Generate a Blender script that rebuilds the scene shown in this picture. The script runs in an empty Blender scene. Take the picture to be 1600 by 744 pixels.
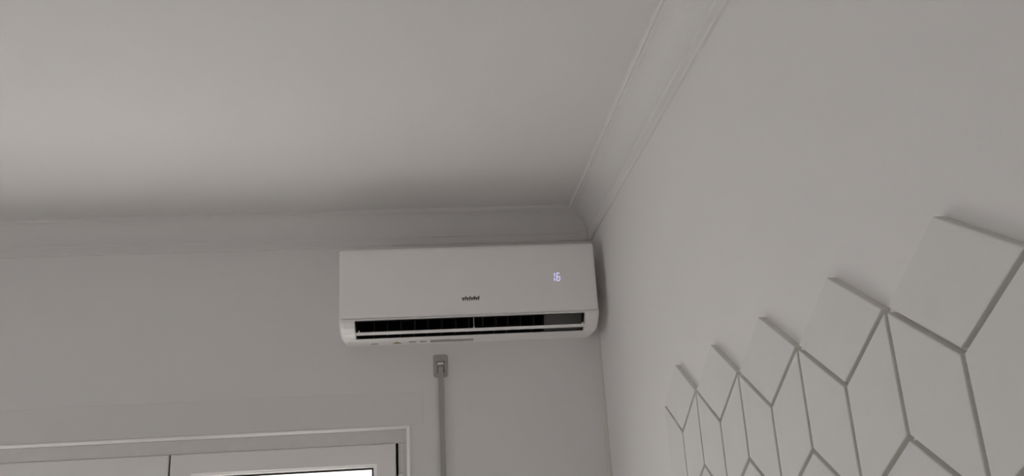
import bpy, bmesh, math, random
from mathutils import Matrix, Vector
random.seed(4)
scene = bpy.context.scene
C = scene.collection
PI = math.pi

# ------------------------------------------------------------------ camera, world, daylight, exposure
CZ = 1.75                       # eye height
YB = 2.7477                     # face of the wall that carries the air conditioner
XR = 0.5455                     # face of the right wall
XL, YF = -3.1, -2.3             # left wall, wall behind the photographer
ZC = CZ + 0.934                 # ceiling
rx, ry, rz = 0.29752, 0.05814, -0.09847
R = Matrix.Rotation(rz, 3, 'Z') @ Matrix.Rotation(rx, 3, 'X') @ Matrix.Rotation(ry, 3, 'Y')
cam_data = bpy.data.cameras.new('camera')
cam = bpy.data.objects.new('camera', cam_data)
C.objects.link(cam)
rig, fwd, up = R.col[0], R.col[1], R.col[2]
M3 = Matrix((rig, up, -fwd)).transposed()
cam.matrix_world = Matrix.Translation((0, 0, CZ)) @ M3.to_4x4()
cam_data.sensor_width = 36.0
cam_data.lens = 36.0 * 1316.0 / 1600.0
cam_data.clip_start = 0.02
scene.camera = cam

world = bpy.data.worlds.new('overcast_day')
scene.world = world
world.use_nodes = True
wb = world.node_tree.nodes['Background']
wb.inputs['Color'].default_value = (1.0, 0.983, 0.977, 1)
wb.inputs['Strength'].default_value = 2.5

def portal(name, loc, rot, sx, sy):
    l = bpy.data.lights.new(name, 'AREA')
    l.shape = 'RECTANGLE'; l.size = sx; l.size_y = sy
    l.cycles.is_portal = True
    o = bpy.data.objects.new(name, l); C.objects.link(o)
    o.location = loc; o.rotation_euler = rot
    return o
WX0, WX1 = -1.64, -0.0957       # window opening beside the air conditioner
WZ0, WZ1 = 0.02, CZ + 0.2281
portal('daylight_window', ((WX0 + WX1) / 2, YB + 0.16, (WZ0 + WZ1) / 2), (-PI / 2, 0, 0), WX1 - WX0, WZ1 - WZ0)
LY0, LY1, LZ0, LZ1 = 0.0, 1.8, 0.70, 2.10   # unseen window added in the left wall, sized for fill light
portal('daylight_added_window', (XL - 0.14, (LY0 + LY1) / 2, (LZ0 + LZ1) / 2), (0, -PI / 2, 0), LZ1 - LZ0, LY1 - LY0)

SUN_EL, SUN_AZ = math.radians(65), math.radians(-10)
sun_data = bpy.data.lights.new('sun', 'SUN'); sun_data.energy = 19.0; sun_data.angle = 0.0093
sun_data.color = (1.0, 0.97, 0.93)
sun = bpy.data.objects.new('sun', sun_data); C.objects.link(sun)
sun.rotation_euler = Vector((math.cos(SUN_EL) * math.sin(SUN_AZ), math.cos(SUN_EL) * math.cos(SUN_AZ), math.sin(SUN_EL))).to_track_quat('Z', 'Y').to_euler()
scene.cycles.max_bounces = 14
scene.cycles.diffuse_bounces = 10

vs = scene.view_settings
vs.view_transform = 'Standard'; vs.look = 'None'
vs.exposure = -0.11; vs.gamma = 1.0
vs.use_curve_mapping = False

# ------------------------------------------------------------------ materials
MATS = {}
def mat(name, col, rough=0.6, noise=0.0, nscale=40.0, bump=0.0, bscale=200.0, metal=0.0, spec=0.5, emit=None, estr=0.0, coords='Object'):
    m = bpy.data.materials.new(name); m.use_nodes = True
    nt = m.node_tree; b = nt.nodes['Principled BSDF']
    b.inputs['Base Color'].default_value = (*col, 1)
    b.inputs['Roughness'].default_value = rough
    b.inputs['Metallic'].default_value = metal
    b.inputs['Specular IOR Level'].default_value = spec
    tc = nt.nodes.new('ShaderNodeTexCoord')
    n = nt.nodes.new('ShaderNodeTexNoise'); n.inputs['Scale'].default_value = nscale
    n.inputs['Detail'].default_value = 4
    nt.links.new(tc.outputs[coords], n.inputs['Vector'])
    cr = nt.nodes.new('ShaderNodeMapRange')
    cr.inputs['To Min'].default_value = 1 - noise; cr.inputs['To Max'].default_value = 1 + noise
    nt.links.new(n.outputs['Fac'], cr.inputs['Value'])
    mx = nt.nodes.new('ShaderNodeVectorMath'); mx.operation = 'SCALE'
    mx.inputs[0].default_value = col
    nt.links.new(cr.outputs['Result'], mx.inputs['Scale'])
    nt.links.new(mx.outputs['Vector'], b.inputs['Base Color'])
    if bump:
        n2 = nt.nodes.new('ShaderNodeTexNoise'); n2.inputs['Scale'].default_value = bscale
        n2.inputs['Detail'].default_value = 3
        nt.links.new(tc.outputs[coords], n2.inputs['Vector'])
        bp = nt.nodes.new('ShaderNodeBump'); bp.inputs['Strength'].default_value = bump
        bp.inputs['Distance'].default_value = 0.001
        nt.links.new(n2.outputs['Fac'], bp.inputs['Height'])
        nt.links.new(bp.outputs['Normal'], b.inputs['Normal'])
    if emit:
        b.inputs['Emission Color'].default_value = (*emit, 1)
        b.inputs['Emission Strength'].default_value = estr
    MATS[name] = m
    return m
mat('wall_paint', (0.80, 0.7875, 0.785), 0.75, 0.012, 6, 0.25, 320)
mat('ceiling_paint', (0.735, 0.7235, 0.7205), 0.8, 0.012, 5, 0.3, 260)
mat('cornice_paint', (0.74, 0.7285, 0.7255), 0.7, 0.015, 12, 0.12, 300)
mat('floor_tile', (0.66, 0.63, 0.60), 0.35, 0.08, 3)
mat('grout', (0.45, 0.42, 0.39), 0.9)
mat('tile_foam', (0.765, 0.757, 0.752), 0.85, 0.02, 30, 0.35, 700)
mat('tile_side', (0.74, 0.73, 0.705), 0.9, 0.08, 400, 0.4, 600)  # side faces, slightly darker and more beige than the tile front
mat('ac_plastic', (0.94, 0.926, 0.922), 0.38, 0.006, 20, 0.0)
mat('ac_inner', (0.012, 0.012, 0.012), 0.7)
mat('ac_vane', (0.03, 0.03, 0.03), 0.6)
mat('ac_motor', (0.17, 0.165, 0.16), 0.6, 0.03, 40)
mat('ac_clip', (0.66, 0.65, 0.64), 0.4)
mat('logo_ink', (0.035, 0.032, 0.03), 0.5)
mat('display_led', (0.15, 0.15, 0.2), 0.4, emit=(0.66, 0.64, 1.0), estr=0.95)
mat('label_grey', (0.42, 0.405, 0.395), 0.5, 0.06, 300)
mat('label_text', (0.52, 0.50, 0.49), 0.5)
mat('label_yellow', (0.40, 0.37, 0.16), 0.5)
mat('window_plastic', (0.92, 0.905, 0.895), 0.3, 0.008, 15)
mat('frame_plastic', (0.89, 0.868, 0.855), 0.4, 0.05, 30)
mat('gasket', (0.03, 0.028, 0.026), 0.7)
mat('bead_plastic', (0.95, 0.945, 0.94), 0.3)
mat('cover_panel', (0.775, 0.762, 0.757), 0.5, 0.012, 10)
mat('strap_weave', (0.42, 0.405, 0.385), 0.85, 0.1, 500, 0.5, 900)
mat('guide_plate', (0.44, 0.42, 0.395), 0.35, 0.05, 80)
mat('guide_dark', (0.10, 0.09, 0.085), 0.6)
mat('roller_white', (0.86, 0.85, 0.84), 0.3)
mat('screw_metal', (0.42, 0.40, 0.38), 0.35, metal=0.6)
mat('conduit', (0.66, 0.635, 0.61), 0.5, 0.02, 60)
mat('added_slab_concrete', (0.68, 0.665, 0.65), 0.9, 0.05, 8)  # for the two slabs added outside to bounce and block sunlight
mat('metal_handle', (0.7, 0.7, 0.7), 0.3, metal=0.8)
g = bpy.data.materials.new('pane_glass'); g.use_nodes = True
nt = g.node_tree; nt.nodes.clear()
out = nt.nodes.new('ShaderNodeOutputMaterial'); tr = nt.nodes.new('ShaderNodeBsdfTransparent')
gl = nt.nodes.new('ShaderNodeBsdfGlossy'); gl.inputs['Roughness'].default_value = 0.02
lw = nt.nodes.new('ShaderNodeLayerWeight')
pw = nt.nodes.new('ShaderNodeMath'); pw.operation = 'POWER'; pw.inputs[1].default_value = 5.0
fr = nt.nodes.new('ShaderNodeMapRange'); fr.inputs['To Min'].default_value = 0.04; fr.inputs['To Max'].default_value = 0.9
nt.links.new(lw.outputs['Facing'], pw.inputs[0]); nt.links.new(pw.outputs[0], fr.inputs[0])
mxs = nt.nodes.new('ShaderNodeMixShader')
tr.inputs['Color'].default_value = (0.96, 0.968, 0.965, 1)
nt.links.new(fr.outputs[0], mxs.inputs[0]); nt.links.new(tr.outputs[0], mxs.inputs[1]); nt.links.new(gl.outputs[0], mxs.inputs[2])
nt.links.new(mxs.outputs[0], out.inputs[0])
MATS['pane_glass'] = g

# ------------------------------------------------------------------ helpers
def mesh_obj(name, bm, m, parent=None, smooth=False, recalc=True):
    if recalc: bmesh.ops.recalc_face_normals(bm, faces=bm.faces)
    me = bpy.data.meshes.new(name); bm.to_mesh(me); bm.free()
    o = bpy.data.objects.new(name, me); C.objects.link(o)
    me.materials.append(MATS[m])
    if smooth:
        for p in me.polygons: p.use_smooth = True
    if parent: o.parent = parent
    return o
def empty(name, loc=(0, 0, 0)):
    o = bpy.data.objects.new(name, None); C.objects.link(o)
    o.location = loc; o.empty_display_size = 0.05
    return o
def tag(o, label, cat=None, group=None):
    o['label'] = label
    if cat: o['category'] = cat
    if group: o['group'] = group
    return o
def struct(o, label=None):
    o['kind'] = 'structure'
    if label: o['label'] = label
    return o
def box(bm, x0, x1, y0, y1, z0, z1):
    v = [bm.verts.new(p) for p in ((x0, y0, z0), (x1, y0, z0), (x1, y1, z0), (x0, y1, z0), (x0, y0, z1), (x1, y0, z1), (x1, y1, z1), (x0, y1, z1))]
    for f in ((0, 3, 2, 1), (4, 5, 6, 7), (0, 1, 5, 4), (1, 2, 6, 5), (2, 3, 7, 6), (3, 0, 4, 7)):
        bm.faces.new([v[i] for i in f])
    return v
def boxes(*bs):
    bm = bmesh.new()
    for b in bs: box(bm, *b)
    return bm
def bevel(o, w, seg=2):
    md = o.modifiers.new('bevel', 'BEVEL'); md.width = w; md.segments = seg
    md.limit_method = 'ANGLE'; md.angle_limit = math.radians(30)
    return o
def prism(bm, profs, cap=True):
    """loft a list of closed rings of equal length"""
    rings = [[bm.verts.new(p) for p in r] for r in profs]
    n = len(rings[0])
    for a, b in zip(rings, rings[1:]):
        for i in range(n):
            bm.faces.new((a[i], a[(i + 1) % n], b[(i + 1) % n], b[i]))
    if cap:
        bm.faces.new(rings[0][::-1]); bm.faces.new(rings[-1])

# ------------------------------------------------------------------ room shell
T = 0.24
struct(mesh_obj('floor', boxes((XL - T, XR + T, YF - T, YB + T, -0.2, 0.0)), 'grout'))
floor = bpy.data.objects['floor']
tb = boxes((-0.297, 0.297, -0.297, 0.297, 0, 0.004))
tme = None
x = XL + 0.3
while x < XR + 0.1:
    y = YF + 0.3
    while y < YB + 0.1:
        if tme is None:
            t = mesh_obj('floor_tile', tb, 'floor_tile', floor); tme = t.data
        else:
            t = bpy.data.objects.new('floor_tile', tme); C.objects.link(t); t.parent = floor
        t.location = (x, y, -0.001)
        if x + 0.3 > XR or y + 0.3 > YB:
            sx = min(0.297, XR - 0.001 - (x - 0.297)) ; sy = min(0.297, YB - 0.001 - (y - 0.297))
            x1, y1 = min(x + 0.297, XR - 0.001), min(y + 0.297, YB - 0.001)
            t.scale = ((x1 - x + 0.297) / 0.594, (y1 - y + 0.297) / 0.594, 1)
            t.location = ((x1 + x - 0.297) / 2, (y1 + y - 0.297) / 2, -0.001)
        y += 0.6
    x += 0.6
struct(mesh_obj('ceiling', boxes((XL - T, XR + T, YF - T, YB + T, ZC, ZC + 0.2)), 'ceiling_paint'))
def wall_with_hole(name, axis_y0, axis_y1, hx0, hx1, hz0, hz1):
    bm = boxes((XL - T, hx0, axis_y0, axis_y1, 0, ZC), (hx1, XR + T, axis_y0, axis_y1, 0, ZC),
               (hx0, hx1, axis_y0, axis_y1, hz1, ZC), (hx0, hx1, axis_y0, axis_y1, 0, hz0))
    bmesh.ops.remove_doubles(bm, verts=bm.verts, dist=1e-5)
    return struct(mesh_obj(name, bm, 'wall_paint', recalc=False))
wall_with_hole('wall_back', YB, YB + T, WX0, WX1, WZ0, WZ1)
struct(mesh_obj('wall_front', boxes((XL - T, XR + T, YF - T, YF, 0, ZC)), 'wall_paint'))
struct(mesh_obj('wall_right', boxes((XR, XR + T, YF, YB, 0, ZC)), 'wall_paint'))
bm = boxes((XL - T, XL, YF, LY0, 0, ZC), (XL - T, XL, LY1, YB, 0, ZC), (XL - T, XL, LY0, LY1, 0, LZ0), (XL - T, XL, LY0, LY1, LZ1, ZC))
bmesh.ops.remove_doubles(bm, verts=bm.verts, dist=1e-5)
struct(mesh_obj('wall_left', bm, 'wall_paint', recalc=False))

# cornice: (distance from wall, height above eye)
prof = [(0, .829), (.008, .829), (.0105, .832), (.0115, .852), (.0150, .8550)]
for i in range(1, 11):
    t = PI / 2 * i / 10
    prof.append((.0150 + .0545 * (1 - math.cos(t)), .8550 + .0670 * math.sin(t)))
prof += [(.0715, .9235), (.0775, .9225), (.0805, .9255), (.0815, .934), (0, .934)]
def cornice(name, side, label):
    bm = bmesh.new()
    if side == 'back':
        rings = [[(XL + d, YB - d, CZ + z) for d, z in prof], [(XR - d, YB - d, CZ + z) for d, z in prof]]
    elif side == 'front':
        rings = [[(XL + d, YF + d, CZ + z) for d, z in prof], [(XR - d, YF + d, CZ + z) for d, z in prof]]
    elif side == 'right':
        rings = [[(XR - d, YF + d, CZ + z) for d, z in prof], [(XR - d, YB - d, CZ + z) for d, z in prof]]
    else:
        rings = [[(XL + d, YF + d, CZ + z) for d, z in prof], [(XL + d, YB - d, CZ + z) for d, z in prof]]
    prism(bm, rings)
    o = mesh_obj(name, bm, 'cornice_paint')
    struct(o, label)
cornice('trim_1', 'back', 'white plaster cove cornice above the air conditioner')
cornice('trim_2', 'right', 'white plaster cove cornice along the top of the right wall')
cornice('trim_3', 'left', 'white plaster cove cornice along the left wall')
cornice('trim_4', 'front', 'white plaster cove cornice behind the viewer')

# slim conduit strip in the corner under the air conditioner
bm = bmesh.new()
def qr(r, z):
    return [(XR, YB, z)] + [(XR - r * math.cos(a), YB - r * math.sin(a) * .8, z) for a in [PI / 2 * i / 6 for i in range(7)]]
prism(bm, [qr(.0085, CZ + .488), qr(.0155, CZ + .04), qr(.0165, 0.0)])
struct(mesh_obj('trim_5', bm, 'conduit'), 'slim off-white corner strip running down below the air conditioner')

# baseboards, out of frame but part of the room
struct(mesh_obj('baseboard_right', boxes((XR - .012, XR, YF, YB - .02, .004, .08)), 'window_plastic'))
struct(mesh_obj('baseboard_left', boxes((XL, XL + .012, YF, YB, .004, .08)), 'window_plastic'))

# ------------------------------------------------------------------ slab added outside to bounce sunlight up to the ceiling
struct(mesh_obj('bounce_slab', boxes((-3.0, 1.2, YB + T, YB + 1.95, -0.2, -0.03)), 'added_slab_concrete'), 'added concrete slab outside the window that bounces sunlight inside')

struct(mesh_obj('shade_slab', boxes((-3.0, 1.2, YB + T, YB + 1.7, 2.9, 3.05)), 'added_slab_concrete'), 'added concrete overhang that shades part of the slab below')  # unseen overhang, added to set where sun reaches the lower slab

# ------------------------------------------------------------------ window beside the air conditioner
win = struct(empty('window_1', (0, YB, 0)), 'white plastic double-leaf window with a shutter strap')
def wz(z): return CZ + z
def part(name, bs, m, parent, bev=0.0, seg=2):
    o = mesh_obj(name, boxes(*bs), m); o.parent = parent
    base = parent
    off = Vector((0, 0, 0))
    while base: off += base.location; base = base.parent
    o.data.transform(Matrix.Translation(-off))
    if bev: bevel(o, bev, seg)
    return o
FY0, FY1 = YB + .062, YB + .125           # fixed frame
fx1 = -.1295; fz1 = .1848
part('window_frame', [(WX0, WX1, FY0, FY1, wz(fz1), WZ1), (WX0, WX0 + .032, FY0, FY1, WZ0, wz(fz1)),
                      (fx1, WX1, FY0, FY1, WZ0, wz(fz1)), (WX0 + .032, fx1, FY0, FY1, WZ0, WZ0 + .028)], 'frame_plastic', win, .002)
part('frame_stop', [(WX0 + .032, fx1, YB + .1055, FY1, wz(.14), wz(fz1)), (WX0 + .032, WX0 + .08, YB + .1055, FY1, WZ0 + .03, wz(.14)), (WX0 + .08, fx1, YB + .1055, FY1, WZ0 + .03, WZ0 + .08)], 'frame_plastic', win)
part('gasket', [(fx1 - .001, fx1 + .0005, FY0 + .004, FY1 - .002, WZ0 + .05, wz(fz1)),
                (-.1366, fx1, FY0 + .03, FY1 - .0205, WZ0 + .05, wz(fz1)), (-.16, fx1, YB + .1055, FY1 - .003, WZ0 + .08, wz(.139))], 'gasket', win)
# two leaves
def sash(x0, x1, hand):
    y0, y1 = YB + .045, YB + .105
    zt, zb, w = wz(.1835), WZ0 + .03, .072
    bm = bmesh.new()
    # mitred rings: outer front, inner front, stepped bead, back
    def ring(i, y): return [(x0 + i, y, zb + i), (x1 - i, y, zb + i), (x1 - i, y, zt - i), (x0 + i, y, zt - i)]
    rs = [ring(0, y1), ring(0, y0 + .003), ring(.003, y0), ring(w - .012, y0), ring(w - .008, y0 + .004), ring(w - .004, y0 + .007), ring(w, y0 + .018), ring(w, y1)]
    prism(bm, rs + [rs[0]], cap=False)
    bmesh.ops.remove_doubles(bm, verts=bm.verts, dist=1e-6)
    o = mesh_obj('sash', bm, 'window_plastic'); o.parent = win
    o.data.transform(Matrix.Translation((0, -YB, 0)))
    gx0, gx1, gz0, gz1 = x0 + w, x1 - w, zb + w, zt - w
    part('gasket', [(gx0, gx1, y0 + .017, y0 + .023, gz1 - .005, gz1), (gx0, gx1, y0 + .017, y0 + .023, gz0, gz0 + .005),
                    (gx0, gx0 + .005, y0 + .017, y0 + .023, gz0 + .005, gz1 - .005), (gx1 - .005, gx1, y0 + .017, y0 + .023, gz0 + .005, gz1 - .005)], 'gasket', o)
    part('pane', [(gx0 - .003, gx1 + .003, y0 + .024, y0 + .030, gz0 - .003, gz1 + .003)], 'pane_glass', o)
    return o
sash(-.834, -.1368, 1)
sash(-1.604, -.840, -1)
part('sash_gasket', [(-.8395, -.8345, YB + .056, YB + .10, WZ0 + .04, wz(.180))], 'gasket', win)
for z0, z1 in ((wz(.088), wz(-.02)), (wz(-1.2), wz(-1.1))):
    part('hinge', [(-.131, -.112, YB + .048, FY0, min(z0, z1), max(z0, z1))], 'window_plastic', win, .004)
part('hinge_rail', [(-.1245, -.1125, YB + .056, FY0, wz(.092), wz(.1835))], 'frame_plastic', win, .0015)
part('hinge_pin', [(-.1265, -.1085, YB + .054, FY0, wz(.1845), wz(.1885))], 'frame_plastic', win, .001)
part('window_handle', [(-.875, -.845, YB + .037, YB + .045, 1.0, 1.07), (-.866, -.852, YB + .008, YB + .037, 1.03, 1.045), (-.868, -.850, YB + .008, YB + .020, .92, 1.045)], 'metal_handle', win, .003)
# pale edge bead around the reveal, chamfered towards the opening
def strip(name, rings, m, parent):
    bm = bmesh.new(); prism(bm, rings)
    bmesh.ops.translate(bm, verts=bm.verts, vec=-parent.location)
    return mesh_obj(name, bm, m, parent)
eb = [(-.0040, .012), (-.0040, .0030), (.0030, -.0045), (.0062, -.0045), (.0070, .001), (.0070, .012)]   # (out from the opening, depth)
strip('edge_bead', [[(WX0 - a, YB + d, WZ1 + a) for a, d in eb], [(WX1 + a, YB + d, WZ1 + a) for a, d in eb]], 'bead_plastic', win)
strip('edge_bead', [[(WX1 + a, YB + d, WZ1 + a) for a, d in eb], [(WX1 + a, YB + d, WZ0) for a, d in eb]], 'bead_plastic', win)
strip('edge_bead', [[(WX0 - a, YB + d, WZ1 + a) for a, d in eb], [(WX0 - a, YB + d, WZ0) for a, d in eb]], 'bead_plastic', win)

# second window, added in the left wall for fill light, out of frame
win2 = struct(empty('fill_window_2', (XL, 0, 0)), 'white plastic window added in the left wall for fill light')
fx0, fx1_ = XL - .12, XL - .06
ym = (LY0 + LY1) / 2
part('window_frame', [(fx0, fx1_, LY0, LY1, LZ1 - .06, LZ1), (fx0, fx1_, LY0, LY1, LZ0, LZ0 + .06), (fx0, fx1_, LY0, LY0 + .06, LZ0 + .06, LZ1 - .06),
                      (fx0, fx1_, LY1 - .06, LY1, LZ0 + .06, LZ1 - .06), (fx0, fx1_, ym - .04, ym + .04, LZ0 + .06, LZ1 - .06)], 'window_plastic', win2, .003)
for a, b in ((LY0 + .06, ym - .04), (ym + .04, LY1 - .06)):
    part('pane', [(XL - .092, XL - .086, a - .002, b + .002, LZ0 + .058, LZ1 - .058)], 'pane_glass', win2)

# shutter box cover plate above the window
cov = part('shutter_box_cover', [(-1.70, -.0465, YB - .0022, YB + .001, wz(.2360), wz(.3396))], 'cover_panel', None, .001)
tag(cov, 'long flat off-white shutter box cover plate above the window', 'cover panel')

# ------------------------------------------------------------------ strap guide and strap
gd = empty('strap_guide', (.0143, YB, wz(.418)))
tag(gd, 'small grey strap guide plate on the wall under the air conditioner', 'strap guide')
bm = bmesh.new()
# plate with an arched opening: outer rounded rectangle, inner rounded rectangle
def rrect(w, h, r, y, cx=0, cz=0, n=5):
    pts = []
    for qx, qz, a0 in ((1, 1, 0), (-1, 1, PI / 2), (-1, -1, PI), (1, -1, 3 * PI / 2)):
        for i in range(n + 1):
            a = a0 + PI / 2 * i / n
            pts.append((cx + qx * (w - r) + r * math.cos(a), y, cz + qz * (h - r) + r * math.sin(a)))
    return pts
rs = [rrect(.0238, .0365, .008, 0.0), rrect(.0238, .0365, .008, -.003), rrect(.0222, .0349, .007, -.0045),
      rrect(.0142, .0185, .005, -.0045, 0, -.003), rrect(.0135, .0178, .0045, -.002, 0, -.003), rrect(.0135, .0178, .0045, 0, 0, -.003)]
prism(bm, rs + [rs[0]], cap=False)
bmesh.ops.remove_doubles(bm, verts=bm.verts, dist=1e-6)
mesh_obj('plate', bm, 'guide_plate', gd)
mesh_obj('slot', boxes((-.0135, .0135, -.0012, 0, -.0208, .0148)), 'guide_dark', gd)
def cyl(bm, p0, p1, r, n=16):
    p0, p1 = Vector(p0), Vector(p1); d = (p1 - p0).normalized()
    a = d.orthogonal().normalized(); b = d.cross(a)
    rs = [[p + r * (math.cos(2 * PI * i / n) * a + math.sin(2 * PI * i / n) * b) for i in range(n)] for p in (p0, p1)]
    prism(bm, rs)
bm = bmesh.new(); cyl(bm, (-.0105, -.0035, .0075), (.0105, -.0035, .0075), .0052)
mesh_obj('roller', bm, 'roller_white', gd, True)
bm = bmesh.new(); cyl(bm, (-.0115, -.003, -.0005), (.0115, -.003, -.0005), .0018, 10)
mesh_obj('pin', bm, 'guide_dark', gd)
for zz in (.0265, -.0285):
    bm = bmesh.new(); cyl(bm, (0, -.0046, zz), (0, -.0060, zz), .0034)
    mesh_obj('screw', bm, 'screw_metal', gd)
for sx in (-1, 1):
    bm = boxes((sx * .0125 - .0016, sx * .0125 + .0016, -.0075, -.003, -.018, .008))
    bevel(mesh_obj('cheek', bm, 'guide_plate', gd), .001)

bm = bmesh.new()
sw = .0088
pts = [(.0005, wz(.4195)), (.0040, wz(.4190)), (.0085, wz(.4165)), (.0105, wz(.410)), (.0110, wz(.38)), (.0110, wz(.1)), (.0110, wz(-.5)), (.0110, wz(-.85))]
front, back = [], []
rings = []
for i, (d, z) in enumerate(pts):
    cx = .0143 - (wz(.41) - z) * .004
    th = .0016
    rings.append([(cx - sw, YB - d, z), (cx + sw, YB - d, z), (cx + sw, YB - d - th, z), (cx - sw, YB - d - th, z)])
prism(bm, rings)
st = mesh_obj('shutter_strap', bm, 'strap_weave')
tag(st, 'grey woven shutter strap hanging down the wall from the guide plate', 'strap')
part('strap_winder', [(-.016, .036, YB - .02, YB, wz(-1.02), wz(-.84))], 'window_plastic', None, .006)
sb = bpy.data.objects['strap_winder']
tag(sb, 'white plastic strap winder box low on the wall below the window strap', 'strap winder')

# ------------------------------------------------------------------ air conditioner
ac = empty('air_conditioner', (0.1115, YB, wz(.49)))
tag(ac, 'white wall-mounted split air conditioner with open louver and lit 16 display', 'air conditioner')
AX0, AX1 = -.2905, .5125
OX0, OX1 = -.2432, .4668
def acobj(name, bm, m, smooth=False, parent=None):
    bmesh.ops.translate(bm, verts=bm.verts, vec=-ac.location)
    o = mesh_obj(name, bm, m, parent or ac, smooth)
    return o
def P(x, dz): return (x, YB - dz[0], wz(dz[1]))
# side profile (distance from wall, height above eye)
chin = [(.199, .5405), (.2005, .533), (.199, .5265), (.190, .515), (.172, .503), (.155, .4945), (.140, .4895), (.122, .4875)]
solid = [(0, .492), (0, .766), (.150, .766), (.172, .763), (.178, .756)] + [(.189, .5425)] + chin + [(.06, .4885)]
def inset(pr, k):
    cx, cz = .10, .63
    r = []
    for d, z in pr:
        if d == 0: r.append((d, z + (k if z < cz else -k)))
        else:
            v = Vector((d - cx, z - cz)); v *= (v.length - k) / v.length
            r.append((cx + v.x, cz + v.y))
    return r
bm = bmesh.new()
for xa, xb, sgn in ((AX0, OX0, 1), (AX1, OX1, -1)):
    rr = []
    for k, o_ in ((.014, 0), (.007, .0025), (.0025, .007), (0, .014)):
        rr.append([P(xa + sgn * o_, q) for q in inset(solid, k)])
    rr.append([P(xb, q) for q in solid])
    prism(bm, rr)
cav = [(0, .492), (0, .766), (.150, .766), (.172, .763), (.178, .756), (.189, .5425), (.199, .5405), (.2005, .5365), (.190, .5365), (.165, .548), (.10, .552), (.055, .535), (.05, .505), (.09, .496), (.128, .4925), (.1385, .491), (.140, .4895), (.122, .4875), (.06, .4885)]
prism(bm, [[P(OX0, q) for q in cav], [P(OX1, q) for q in cav]])
acobj('body', bm, 'ac_plastic')
# front panel: slightly bowed, rounded on every edge
bm = bmesh.new()
zs = [.5425, .5445, .549, .556, .60, .65, .70, .74, .7520, .7585, .7625, .765]
dd = [.1945, .1975, .1992, .2000, .2002, .2000, .1996, .1990, .1980, .1962, .192, .184]
def prow(x, ins):
    return [P(x, (d - ins, z if 0.55 < z < .76 else (z + ins * .3 if z < .6 else z - ins * .8))) for d, z in zip(dd, zs)]
cols = [(AX0 + .0006, .012), (AX0 + .0022, .0055), (AX0 + .006, .0017), (AX0 + .012, 0), (AX1 - .012, 0), (AX1 - .006, .0017), (AX1 - .0022, .0055), (AX1 - .0006, .012)]
rings = []
for x_, ins in cols:
    f = prow(x_, ins)
    b_ = [(x_, YB - .1795 if z < .6 else YB - .168, wz(z)) for z in (.764 - ins * .8, .5435)]
    rings.append(f + b_)
prism(bm, rings)
fp = acobj('front_panel', bm, 'ac_plastic', True)
fp['label'] = 'smooth white front panel'
# dark air outlet behind the louver
bm = bmesh.new()
duct = [(.1885, .5360), (.165, .5465), (.10, .5505), (.057, .534), (.052, .506), (.09, .4975), (.126, .494)]
duct2 = [(.1875, .5350), (.165, .5450), (.10, .5490), (.059, .533), (.054, .507), (.09, .499), (.126, .4955)]
prism(bm, [[P(OX0 + .0004, q) for q in duct + duct2[::-1]], [P(OX1 - .0004, q) for q in duct + duct2[::-1]]])
for xa in (OX0 + .0004, OX1 - .0014):
    prism(bm, [[P(xa, q) for q in duct2], [P(xa + .001, q) for q in duct2]])
outlet = o = acobj('air_outlet', bm, 'ac_inner'); o['label'] = 'black air outlet slot'
# grey motor housing at the right end of the slot
bm = bmesh.new()
mh = [(.150, .547), (.10, .548), (.062, .532), (.058, .508), (.09, .500), (.120, .497)]
prism(bm, [[P(.345, q) for q in mh], [P(OX1 - .002, q) for q in mh]])
o = acobj('motor_housing', bm, 'ac_motor'); o['label'] = 'dark grey housing in the outlet'
# vertical vanes in the slot
vme = None
vx = [573.5, 594.5, 615.5, 637, 658.4, 680, 701.6, 722.6, 744.5, 765.5, 785, 805, 826]
for i, px in enumerate(vx):
    X = OX0 + (px - 554) / 360 * (OX1 - OX0)
    if vme is None:
        bm = bmesh.new()
        vp = [(.152, .546), (.095, .548), (.085, .503), (.120, .497), (.148, .508)]
        prism(bm, [[(-.0007, -d, wz(z) - ac.location.z) for d, z in vp], [(.0007, -d, wz(z) - ac.location.z) for d, z in vp]])
        v = mesh_obj('vane', bm, 'ac_vane', outlet); vme = v.data
    else:
        v = bpy.data.objects.new('vane', vme); C.objects.link(v); v.parent = outlet
    v.location = (X - ac.location.x, 0, 0); v.rotation_euler = (0, 0, .12)
# louver blade: thin curved slat swung open
bm = bmesh.new()
lp = [(.1905, .5015), (.1895, .4975), (.180, .4958), (.168, .4962), (.150, .4995), (.150, .5010), (.168, .4985), (.180, .4995)]
prism(bm, [[P(OX0 + .0035, q) for q in lp], [P(OX1 - .0035, q) for q in lp]])
lv = acobj('louver', bm, 'ac_plastic'); lv['label'] = 'long open air louver'
# louver supports: one in the middle, one at each end
for px, tall in ((560, 0), (738, 1), (910, 0)):
    X = OX0 + (px - 554) / 360 * (OX1 - OX0)
    bm = bmesh.new()
    box(bm, X - .0022, X + .0022, YB - .184, YB - .176, wz(.4995), wz(.5085))
    if tall:
        box(bm, X - .0008, X + .0008, YB - .182, YB - .174, wz(.5085), wz(.5365))
        box(bm, X - .0052, X - .0022, YB - .183, YB - .177, wz(.4995), wz(.5035)); box(bm, X + .0022, X + .0052, YB - .183, YB - .177, wz(.4995), wz(.5035))
    acobj('louver_clip', bm, 'ac_clip', parent=lv)
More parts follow.
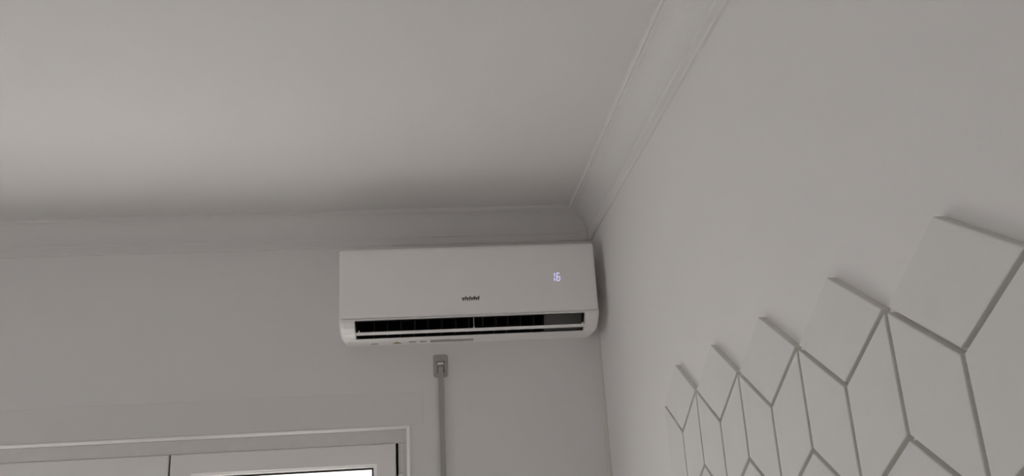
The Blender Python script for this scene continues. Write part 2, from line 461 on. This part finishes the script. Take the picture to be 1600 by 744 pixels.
# lit digits 1 and 6 behind the panel skin
def face_d(z):
    for (z0, d0), (z1, d1) in zip(zip(zs, dd), zip(zs[1:], dd[1:])):
        if z0 <= z <= z1: return d0 + (d1 - d0) * (z - z0) / (z1 - z0)
def plate(bm, x0, x1, z0, z1, lift=.0006, sh=0.0):
    pts = [(x0 + sh * (z0 - .6535), z0), (x1 + sh * (z0 - .6535), z0), (x1 + sh * (z1 - .6535), z1), (x0 + sh * (z1 - .6535), z1)]
    prism(bm, [[P(x_, (face_d(z_) - .0004, z_)) for x_, z_ in pts], [P(x_, (face_d(z_) + lift, z_)) for x_, z_ in pts]])
bm = bmesh.new()
plate(bm, .3768, .3802, .6550, .6650, sh=.08); plate(bm, .3770, .3804, .6405, .6505, sh=.08)
acobj('display_digit', bm, 'display_led')['label'] = 'glowing digit 1'
bm = bmesh.new()
w_ = .0027
for a in ((.3860, .3945, .6640, .6640 + w_), (.3845, .3845 + w_, .6540, .6655), (.3855, .3955, .6515, .6515 + w_), (.3845, .3845 + w_, .6410, .6530),
          (.3945, .3945 + w_, .6415, .6525), (.3860, .3950, .6390, .6390 + w_)):
    plate(bm, *a, sh=.08)
acobj('display_digit', bm, 'display_led')['label'] = 'glowing digit 6'
# small black logo
cu = bpy.data.curves.new('logo', 'FONT'); cu.body = 'vivivivi'; cu.size = 1.0; cu.extrude = 0.0; cu.offset = 0.03
to = bpy.data.objects.new('logo_tmp', cu); C.objects.link(to)
bpy.context.view_layer.update()
dg = bpy.context.evaluated_depsgraph_get()
me = bpy.data.meshes.new_from_object(to.evaluated_get(dg))
bpy.data.objects.remove(to)
xs = [v.co.x for v in me.vertices]; ys = [v.co.y for v in me.vertices]
x0, x1, y0, y1 = min(xs), max(xs), min(ys), max(ys)
bm = bmesh.new(); bm.from_mesh(me); bpy.data.meshes.remove(me)
for v in bm.verts:
    X = .0840 + (v.co.x - x0) / (x1 - x0) * .0545
    Z = .5868 + (v.co.y - y0) / (y1 - y0) * .0135
    X += (Z - .59) * .15
    v.co = P(X, (face_d(Z) + .0005, Z))
r_ = bmesh.ops.extrude_face_region(bm, geom=list(bm.faces))
for e in r_['geom']:
    if isinstance(e, bmesh.types.BMVert): e.co.y -= .0003
acobj('logo', bm, 'logo_ink')['label'] = 'small black lettering'
# stickers on the underside
def sticker(name, x0, x1, d0, d1, m, label, tri=False):
    bm = bmesh.new()
    zz = .4880
    q = [(x0, d0), (x1, d0), (x1, d1), (x0, d1)] if not tri else [(x0, d1), (x1, d1), ((x0 + x1) / 2, d0)]
    def zs_(d): return .4885 - .001 * max(0, (d - .06)) / .062
    prism(bm, [[P(x_, (d_, zs_(d_) - .0007)) for x_, d_ in q], [P(x_, (d_, zs_(d_) + .0005)) for x_, d_ in q]])
    o = acobj(name, bm, m); o['label'] = label
sticker('rating_label', -.016, .053, .050, .095, 'label_grey', 'dark grey printed rating label')
sticker('rating_label', .0535, .121, .050, .090, 'label_grey', 'grey printed rating label')
sticker('warning_triangle', -.136, -.108, .085, .050, 'label_yellow', 'small yellow warning triangle', True)
sticker('printed_label', -.204, -.180, .050, .070, 'label_text', 'faint printed text')
sticker('printed_label', -.084, -.062, .060, .085, 'label_text', 'faint printed text')
sticker('printed_label', -.049, -.029, .060, .085, 'label_text', 'faint printed text')

# ------------------------------------------------------------------ rhombus panelling on the right wall
s = .15; A_ = s * math.sqrt(3); H_ = s / 2
XF = .533; y0_ = .6837; zj = wz(.190)
pan = empty('rhombus_wall_panelling', (XR, 1.0, zj))
tag(pan, 'white rhombus tiles in a tumbling-block pattern on the right wall', 'wall panelling')
def rhomb(ins):   # along-wall, up
    k = 1 - ins / (H_ * math.cos(math.radians(30)))
    return [(A_ / 2 * k, 0), (0, H_ * k), (-A_ / 2 * k, 0), (0, -H_ * k)]
TH = XR - XF
bm = bmesh.new()
rings = []
for ins, x_ in ((.0036, 0), (.0036, -TH + .0016), (.0040, -TH + .0006), (.0052, -TH)):
    rings.append([(x_, u, w) for u, w in rhomb(ins)])
prism(bm, rings)
tile0 = mesh_obj('tile', bm, 'tile_foam', pan)
tm = tile0.data
tm.materials.append(MATS['tile_side'])
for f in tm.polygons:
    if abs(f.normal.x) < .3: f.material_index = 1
first = [True]
def tile(y, z, rot):
    if first[0]: o = tile0; first[0] = False
    else:
        o = bpy.data.objects.new('tile', tm); C.objects.link(o); o.parent = pan
    o.location = (0, y - pan.location.y, z - pan.location.z)
    o.rotation_euler = (rot, 0, 0)
for r in range(6):
    sh = .5 if r % 2 == 0 else 0.0
    for k in range(-5, 5):
        yc = y0_ + A_ * (k + sh); zc_ = zj - r * 1.5 * s
        tile(yc, zc_, 0)
        # the two faces under each rhombus
        tile(yc + A_ / 4, zc_ - .75 * s, math.radians(60))
        tile(yc - A_ / 4, zc_ - .75 * s, math.radians(-60))
